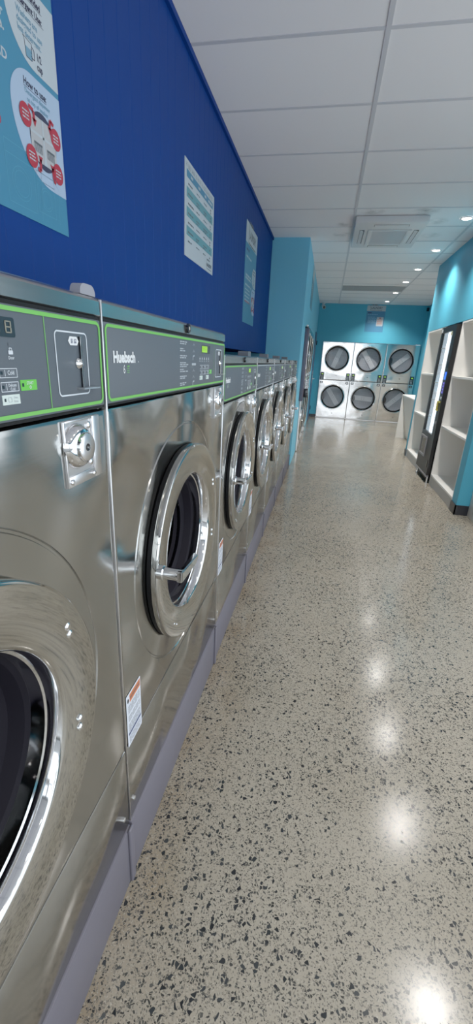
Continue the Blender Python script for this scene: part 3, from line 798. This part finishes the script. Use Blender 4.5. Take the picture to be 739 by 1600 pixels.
l = MB(); F.rrect(l, .32, .37, .315, .335, .008, .0046); l.build('red_badge', 'red', B)
l = MB()
for q in range(6): F.greek(l, .285, .405, .285-.022*q, .010, .0046, .04)
l.build('lettering', 'orange', B)

# thin sign on the left wall above the recessed dryers
F = Frame((.008, 7.40, 2.235), (0, 1, 0), (0, 0, 1))
P = poster_body('poster', F, .60, .585, 'teal', 'poster with white header on the left wall above the recessed dryers')
mb = MB(); F.slab(mb, 0, .6, .42, .585, .003, .004); mb.build('header_panel', 'paper', P)
l = MB()
for q in range(6): F.greek(l, .06, .35, .33-.03*q, .012, .0036, .06)
l.build('lettering', 'paper', P)

# ------------------------------------------------------------------ right-hand joinery: open shelves
def shelf_bay(label, y0, y1):
    t = thing('shelf_unit', label, 'shelf unit', group='white open shelf bays on the right')
    x0, x1 = 1.852, 2.40
    MB().box(x1-.018, x1, y0, y1, .115, 1.938).build('back_panel', 'whitelam', t)
    MB().box(x0, x1-.018, y0, y0+.018, 0, 1.938).build('side_panel', 'whitelam', t)
    MB().box(x0, x1-.018, y1-.018, y1, 0, 1.938).build('side_panel', 'whitelam', t)
    for z in (1.322, .735): MB().box(x0+.002, x1-.018, y0+.018, y1-.018, z, z+.020).build('shelf', 'whitelam', t)
    MB().box(x0, x1-.018, y0+.018, y1-.018, 1.92, 1.938).build('top_panel', 'whitelam', t)
    MB().box(x0, x1-.018, y0+.018, y1-.018, .112, .132).build('bottom_shelf', 'whitelam', t)
    MB().box(x0, x0+.016, y0+.018, y1-.018, 0, .111).build('kickboard', 'kickgrey', t)
    return t
shelf_bay('white open shelf bay beside the turquoise end post, nearest the camera', 4.657, 5.690)
shelf_bay('white open shelf bay beyond the black vending machine', 6.400, 7.468)

# ------------------------------------------------------------------ vending machine (front faces -x)
v = thing('vending_machine', 'tall black vending machine with lit white glass front between the white shelves', 'vending machine', (0, 0, 0))
xf = 1.80; ya, yb_ = 5.700, 6.385; za, zb_ = .105, 1.915
gy0, gy1, gz0, gz1 = 5.835, 6.335, .615, 1.848
F = Frame((xf, yb_, 0), (0, -1, 0), (0, 0, 1))       # right is toward the camera
c = MB().box(xf+.04, 2.38, ya, ya+.03, za, zb_).box(xf+.04, 2.38, yb_-.03, yb_, za, zb_).box(2.35, 2.38, ya, yb_, za, zb_).box(xf+.04, 2.38, ya, yb_, zb_-.03, zb_).box(xf+.04, 2.38, ya, yb_, za, gz0-.02)
c.build('cabinet', 'vend', v)
fr = MB()
for (p0, p1, q0, q1) in ((ya, gy0, za, zb_), (gy1, yb_, za, zb_), (gy0, gy1, gz1, zb_), (gy0, gy1, za, gz0)): fr.box(xf, xf+.04, p0, p1, q0, q1)
dr = fr.build('front_door', 'vend', v)
MB().box(xf+.012, xf+.017, gy0, gy1, gz0, gz1).build('window_pane', 'clear', dr)
MB().box(xf+.030, xf+.036, 6.13, gy1, gz0, gz1).build('product_panel', 'vendin', v)
MB().box(xf+.026, xf+.036, 5.995, 6.125, gz0, gz1, .004).build('light_tube', 'led', v)
MB().box(xf+.030, xf+.036, 5.978, 5.992, gz0, gz1).build('divider', 'darkslot', v)
MB().box(xf+.030, xf+.036, gy0, 5.975, gz0, gz1).build('light_panel', 'vendpale', v)
for z in (.80, 1.02, 1.24, 1.46, 1.66): MB().box(xf+.022, xf+.030, 6.135, gy1, z, z+.010).build('tray', 'whitelam', v)
mb = MB(); F.slab(mb, .60, .665, 1.295, 1.385, .001, .004); mb.build('screen', 'screenblue', dr)
for r_ in range(4):
    for c_ in range(2): mb = MB(); F.slab(mb, .605+.03*c_, .627+.03*c_, 1.135+.035*r_, 1.160+.035*r_, .001, .004); mb.build('key', 'purple', dr)
mb = MB(); F.slab(mb, .59, .66, 1.43, 1.50, .001, .003); mb.build('bill_slot', 'blackgloss', dr)
mb = MB(); F.slab(mb, .615, .655, 1.065, 1.095, .001, .004); mb.build('card_label', 'white', dr)
mb = MB(); F.slab(mb, .555, .575, .92, 1.04, .001, .02); F.slab(mb, .575, .645, 1.02, 1.04, .001, .012); F.slab(mb, .575, .605, .92, .935, .001, .012); mb.build('door_latch', 'yellow', dr)
mb = MB(); F.slab(mb, .60, .655, .76, .79, .001, .010); mb.build('coin_return', 'greyframe', dr)
mb = MB(); F.slab(mb, .03, .07, 1.855, 1.895, .001, .004); mb.build('label_plate', 'white', dr)
mb = MB(); F.slab(mb, .50, .545, 1.80, 1.845, .001, .003); mb.build('caution_tab', 'yellow', dr)
mb = MB()
for (p0, p1, q0, q1) in ((.045, .39, .53, .555), (.045, .39, .295, .32), (.045, .075, .32, .53), (.36, .39, .32, .53)): F.slab(mb, p0, p1, q0, q1, .001, .012)
df = mb.build('delivery_frame', 'greyframe', dr)
mb = MB(); F.slab(mb, .075, .36, .32, .53, .001, .004); mb.build('delivery_flap', 'blackgloss', df)
mb = MB(); F.slab(mb, .60, .625, .20, .29, .001, .006); mb.build('lock', 'blackgloss', dr)
MB().box(xf-.004, xf+.03, ya, yb_, .085, .106).build('bottom_rail', 'greyframe', v)
MB().box(xf+.03, 2.36, ya+.03, yb_-.03, .03, .103).build('under_base', 'black', v)
for yy in (ya+.035, yb_-.035):
    for xx in (xf+.03, 2.33): MB().lathe([(0, .022), (.008, .022), (.012, .012), (.104, .012)], (xx, yy, 0), 'z', 14, True, True).build('foot', 'chrome', v)

# ------------------------------------------------------------------ white folding tables
t_ = thing('folding_table', 'white folding table standing in front of the right-hand back dryer', 'table')
MB().box(1.966, 2.60, 8.235, 9.485, .857, .887, .002).build('tabletop', 'whitelam', t_)
MB().box(1.966, 2.60, 9.455, 9.483, 0, .856).build('end_panel', 'whitelam', t_)
mb = MB(); mb.prism([(1.985, 8.26, .856), (2.005, 8.26, .856), (2.19, 8.26, 0), (2.17, 8.26, 0)], (0, 1.194, 0)); mb.build('side_panel', 'whitelam', t_)
t_ = thing('cabinet', 'white laminate cabinet end just visible beside the turquoise post at the right edge', 'cabinet')
MB().box(1.968, 2.64, 3.90, 4.472, .0, .90, .003).build('carcass', 'whitelam', t_)
MB().box(1.950, 2.65, 3.88, 4.474, .90, .93, .003).build('countertop', 'whitelam', t_)

# ------------------------------------------------------------------ ceiling fittings
ac = thing('air_conditioner', 'white ceiling cassette air conditioner with grey grille', 'air conditioner')
x0, x1, y0, y1 = .505, 1.225, 5.20, 6.22; zt = H-.068
mb = MB()
pr = [(x0, y0), (x1, y0), (x1, y1), (x0, y1)]
mb.box(x0, x1, y0, y1, zt, H-.004, .012, 3)
fa = mb.build('fascia', 'whitepaint', ac)
MB().box(.700, 1.055, 5.47, 6.00, zt-.006, zt-.0005).build('return_grille', 'acgrille', ac)
mb = MB()
for q in range(26): mb.box(.702, 1.053, 5.475+.0202*q, 5.481+.0202*q, zt-.0085, zt-.006)
mb.build('grille_bar', 'whitepaint', ac)
fr = MB()
for (a0, a1, c0, c1) in ((.655, .70, 5.44, 6.03), (1.055, 1.10, 5.44, 6.03), (.70, 1.055, 5.44, 5.47), (.70, 1.055, 6.0, 6.03)): fr.box(a0, a1, c0, c1, zt-.010, zt-.0005, .003)
fr.build('grille_frame', 'whitepaint', ac)
for (a0, a1, c0, c1) in ((.565, .615, 5.46, 6.0), (1.125, 1.175, 5.46, 6.0), (.70, 1.05, 5.27, 5.34), (.70, 1.05, 6.10, 6.16)):
    sl = MB().box(a0, a1, c0, c1, zt-.003, zt-.0005).build('air_slot', 'darkslot', ac)
    lo = MB()
    if a1-a0 < .1: lo.prism([(a0+.004, c0+.005, zt-.003), (a1-.012, c0+.005, zt-.012), (a1-.010, c0+.005, zt-.009), (a0+.006, c0+.005, zt-.001)], (0, c1-c0-.01, 0))
    else: lo.prism([(a0+.005, c0+.004, zt-.003), (a0+.005, c1-.012, zt-.012), (a0+.005, c1-.010, zt-.009), (a0+.005, c0+.006, zt-.001)], (a1-a0-.01, 0, 0))
    lo.build('louvre', 'whitepaint', sl)
tag(MB().box(.50, 1.68, 9.42, 9.99, H-.008, H-.0035).build('ceiling_return_panel', 'returntile'), 'grey flat panel in the ceiling grid before the back wall', 'ceiling panel')
cam = thing('security_camera', 'small white bullet camera in the back left ceiling corner', 'camera')
MB().lathe([(H-.003, .045), (H-.02, .045), (H-.03, .03)], (.11, 11.98, 0), 'z', 20).build('mount', 'whitepaint', cam)
MB().tube([(.11, 11.98, H-.03), (.115, 11.95, H-.07)], .02).build('arm', 'whitepaint', cam)
MB().tube([(.10, 12.03, H-.065), (.118, 11.93, H-.095), (.135, 11.85, H-.125)], [.035, .042, .042], 20).build('housing', 'whitepaint', cam)
MB().tube([(.134, 11.853, H-.1245), (.1365, 11.84, H-.128)], .034, 20).build('lens', 'blackgloss', cam)
sn = thing('motion_sensor', 'small dark sensor high in the back right corner', 'sensor')
MB().box(2.60, 2.66, 12.01, 12.07, 2.72, 2.80, .012).build('sensor_body', 'blackgloss', sn)

ys = (-1.9, -.68, .54, 1.86, 3.14, 4.22, 5.335, 6.635, 7.83, 8.93, 10.2, 11.52)
loc = ('above the nearest washers, out of view', 'over the room front', 'over the camera', 'over the floor before the first shelf', 'over the second washer', 'before the shelves',
       'at the right photo edge, beside the air conditioner', 'second from the right photo edge', 'third from the right photo edge, above the far shelf bay',
       'fourth from the right photo edge, before the grey ceiling panel', 'fifth in line, beside the grey ceiling panel', 'last in line, closest to the back wall')
for i, yy in enumerate(ys):
    if i in (0, 1): xx = 1.594
    xx = 1.594
    if i >= 6:
        L = thing('downlight', 'square lit ceiling downlight, '+loc[i], 'downlight', (xx, yy, H), 'ceiling downlights along the right wall')
        MB().lathe([(-.004, .046), (-.0075, .050), (-.0075, .060), (-.001, .064)], (0, 0, 0), 'z', 32).build('trim_ring', 'whitepaint', L)
        MB().lathe([(-.005, .046), (-.0055, .001)], (0, 0, 0), 'z', 32).build('lens', 'lamp', L)
    else:
        L = thing('downlight', 'round ceiling downlight '+loc[i], 'downlight', (xx, yy, H), 'ceiling downlights along the right wall')
        MB().lathe([(-.004, .046), (-.0075, .050), (-.0075, .060), (-.001, .064)], (0, 0, 0), 'z', 32).build('trim_ring', 'whitepaint', L)
        MB().lathe([(-.005, .046), (-.0055, .001)], (0, 0, 0), 'z', 32).build('lens', 'lamp', L)
    ld = bpy.data.lights.new('downlight_beam', 'SPOT'); ld.energy = 138 if yy > 7 else (100 if yy > 5 else 64); ld.color = (1, .96, .90); ld.spot_size = math.radians(128); ld.spot_blend = 1.0; ld.shadow_soft_size = .045
    lo = bpy.data.objects.new('downlight_beam', ld); COL.objects.link(lo); lo.location = (xx, yy, H-.02)

# ------------------------------------------------------------------ daylight
wd = bpy.data.worlds.new('overcast_sky'); S.world = wd; wd.use_nodes = True
bg = wd.node_tree.nodes['Background']; bg.inputs[0].default_value = (.86, .93, 1.0, 1); bg.inputs[1].default_value = 2.9
pl = bpy.data.lights.new('storefront_portal', 'AREA'); pl.shape = 'RECTANGLE'; pl.size = XR-XL; pl.size_y = 2.7; pl.cycles.is_portal = True
po = bpy.data.objects.new('storefront_portal', pl); COL.objects.link(po); po.location = ((XR+XL)/2, YF-.08, 1.4); po.rotation_euler = (PI/2, 0, 0)
pl = bpy.data.lights.new('side_portal', 'AREA'); pl.shape = 'RECTANGLE'; pl.size = 2.5; pl.size_y = 6.5; pl.cycles.is_portal = True
po = bpy.data.objects.new('side_portal', pl); COL.objects.link(po); po.location = (XR+.09, (YF+3.3)/2, 1.33); po.rotation_euler = (0, PI/2, 0)

# ------------------------------------------------------------------ camera (solved from the photograph's vanishing points)
yaw, pitch, roll, fpx = -1.86301436e-01, 3.50034526e-01, -4.93188461e-02, 656.1716
cy, sy, cp, sp, cr, sr = math.cos(yaw), math.sin(yaw), math.cos(pitch), math.sin(pitch), math.cos(roll), math.sin(roll)
f = Vector((sy*cp, cy*cp, -sp)); rt = Vector((cy, -sy, 0)); dn = f.cross(rt)
rt2 = cr*rt+sr*dn; dn2 = -sr*rt+cr*dn
cd = bpy.data.cameras.new('camera'); co = bpy.data.objects.new('camera', cd); COL.objects.link(co)
co.matrix_world = Matrix(((rt2.x, -dn2.x, -f.x, .39121), (rt2.y, -dn2.y, -f.y, 0), (rt2.z, -dn2.z, -f.z, 1.42), (0, 0, 0, 1)))
cd.sensor_fit = 'VERTICAL'; cd.sensor_height = 36; cd.lens = 36*fpx/1600; cd.clip_start = .02; cd.clip_end = 200
S.camera = co
S.view_settings.view_transform = 'Standard'; S.view_settings.look = 'None'; S.view_settings.exposure = -.06; S.view_settings.gamma = 1.33
S.cycles.use_denoising = True
S.cycles.max_bounces = 12; S.cycles.diffuse_bounces = 8; S.cycles.glossy_bounces = 5; S.cycles.transparent_max_bounces = 12
S.cycles.sample_clamp_indirect = 10; S.cycles.caustics_reflective = False; S.cycles.caustics_refractive = False
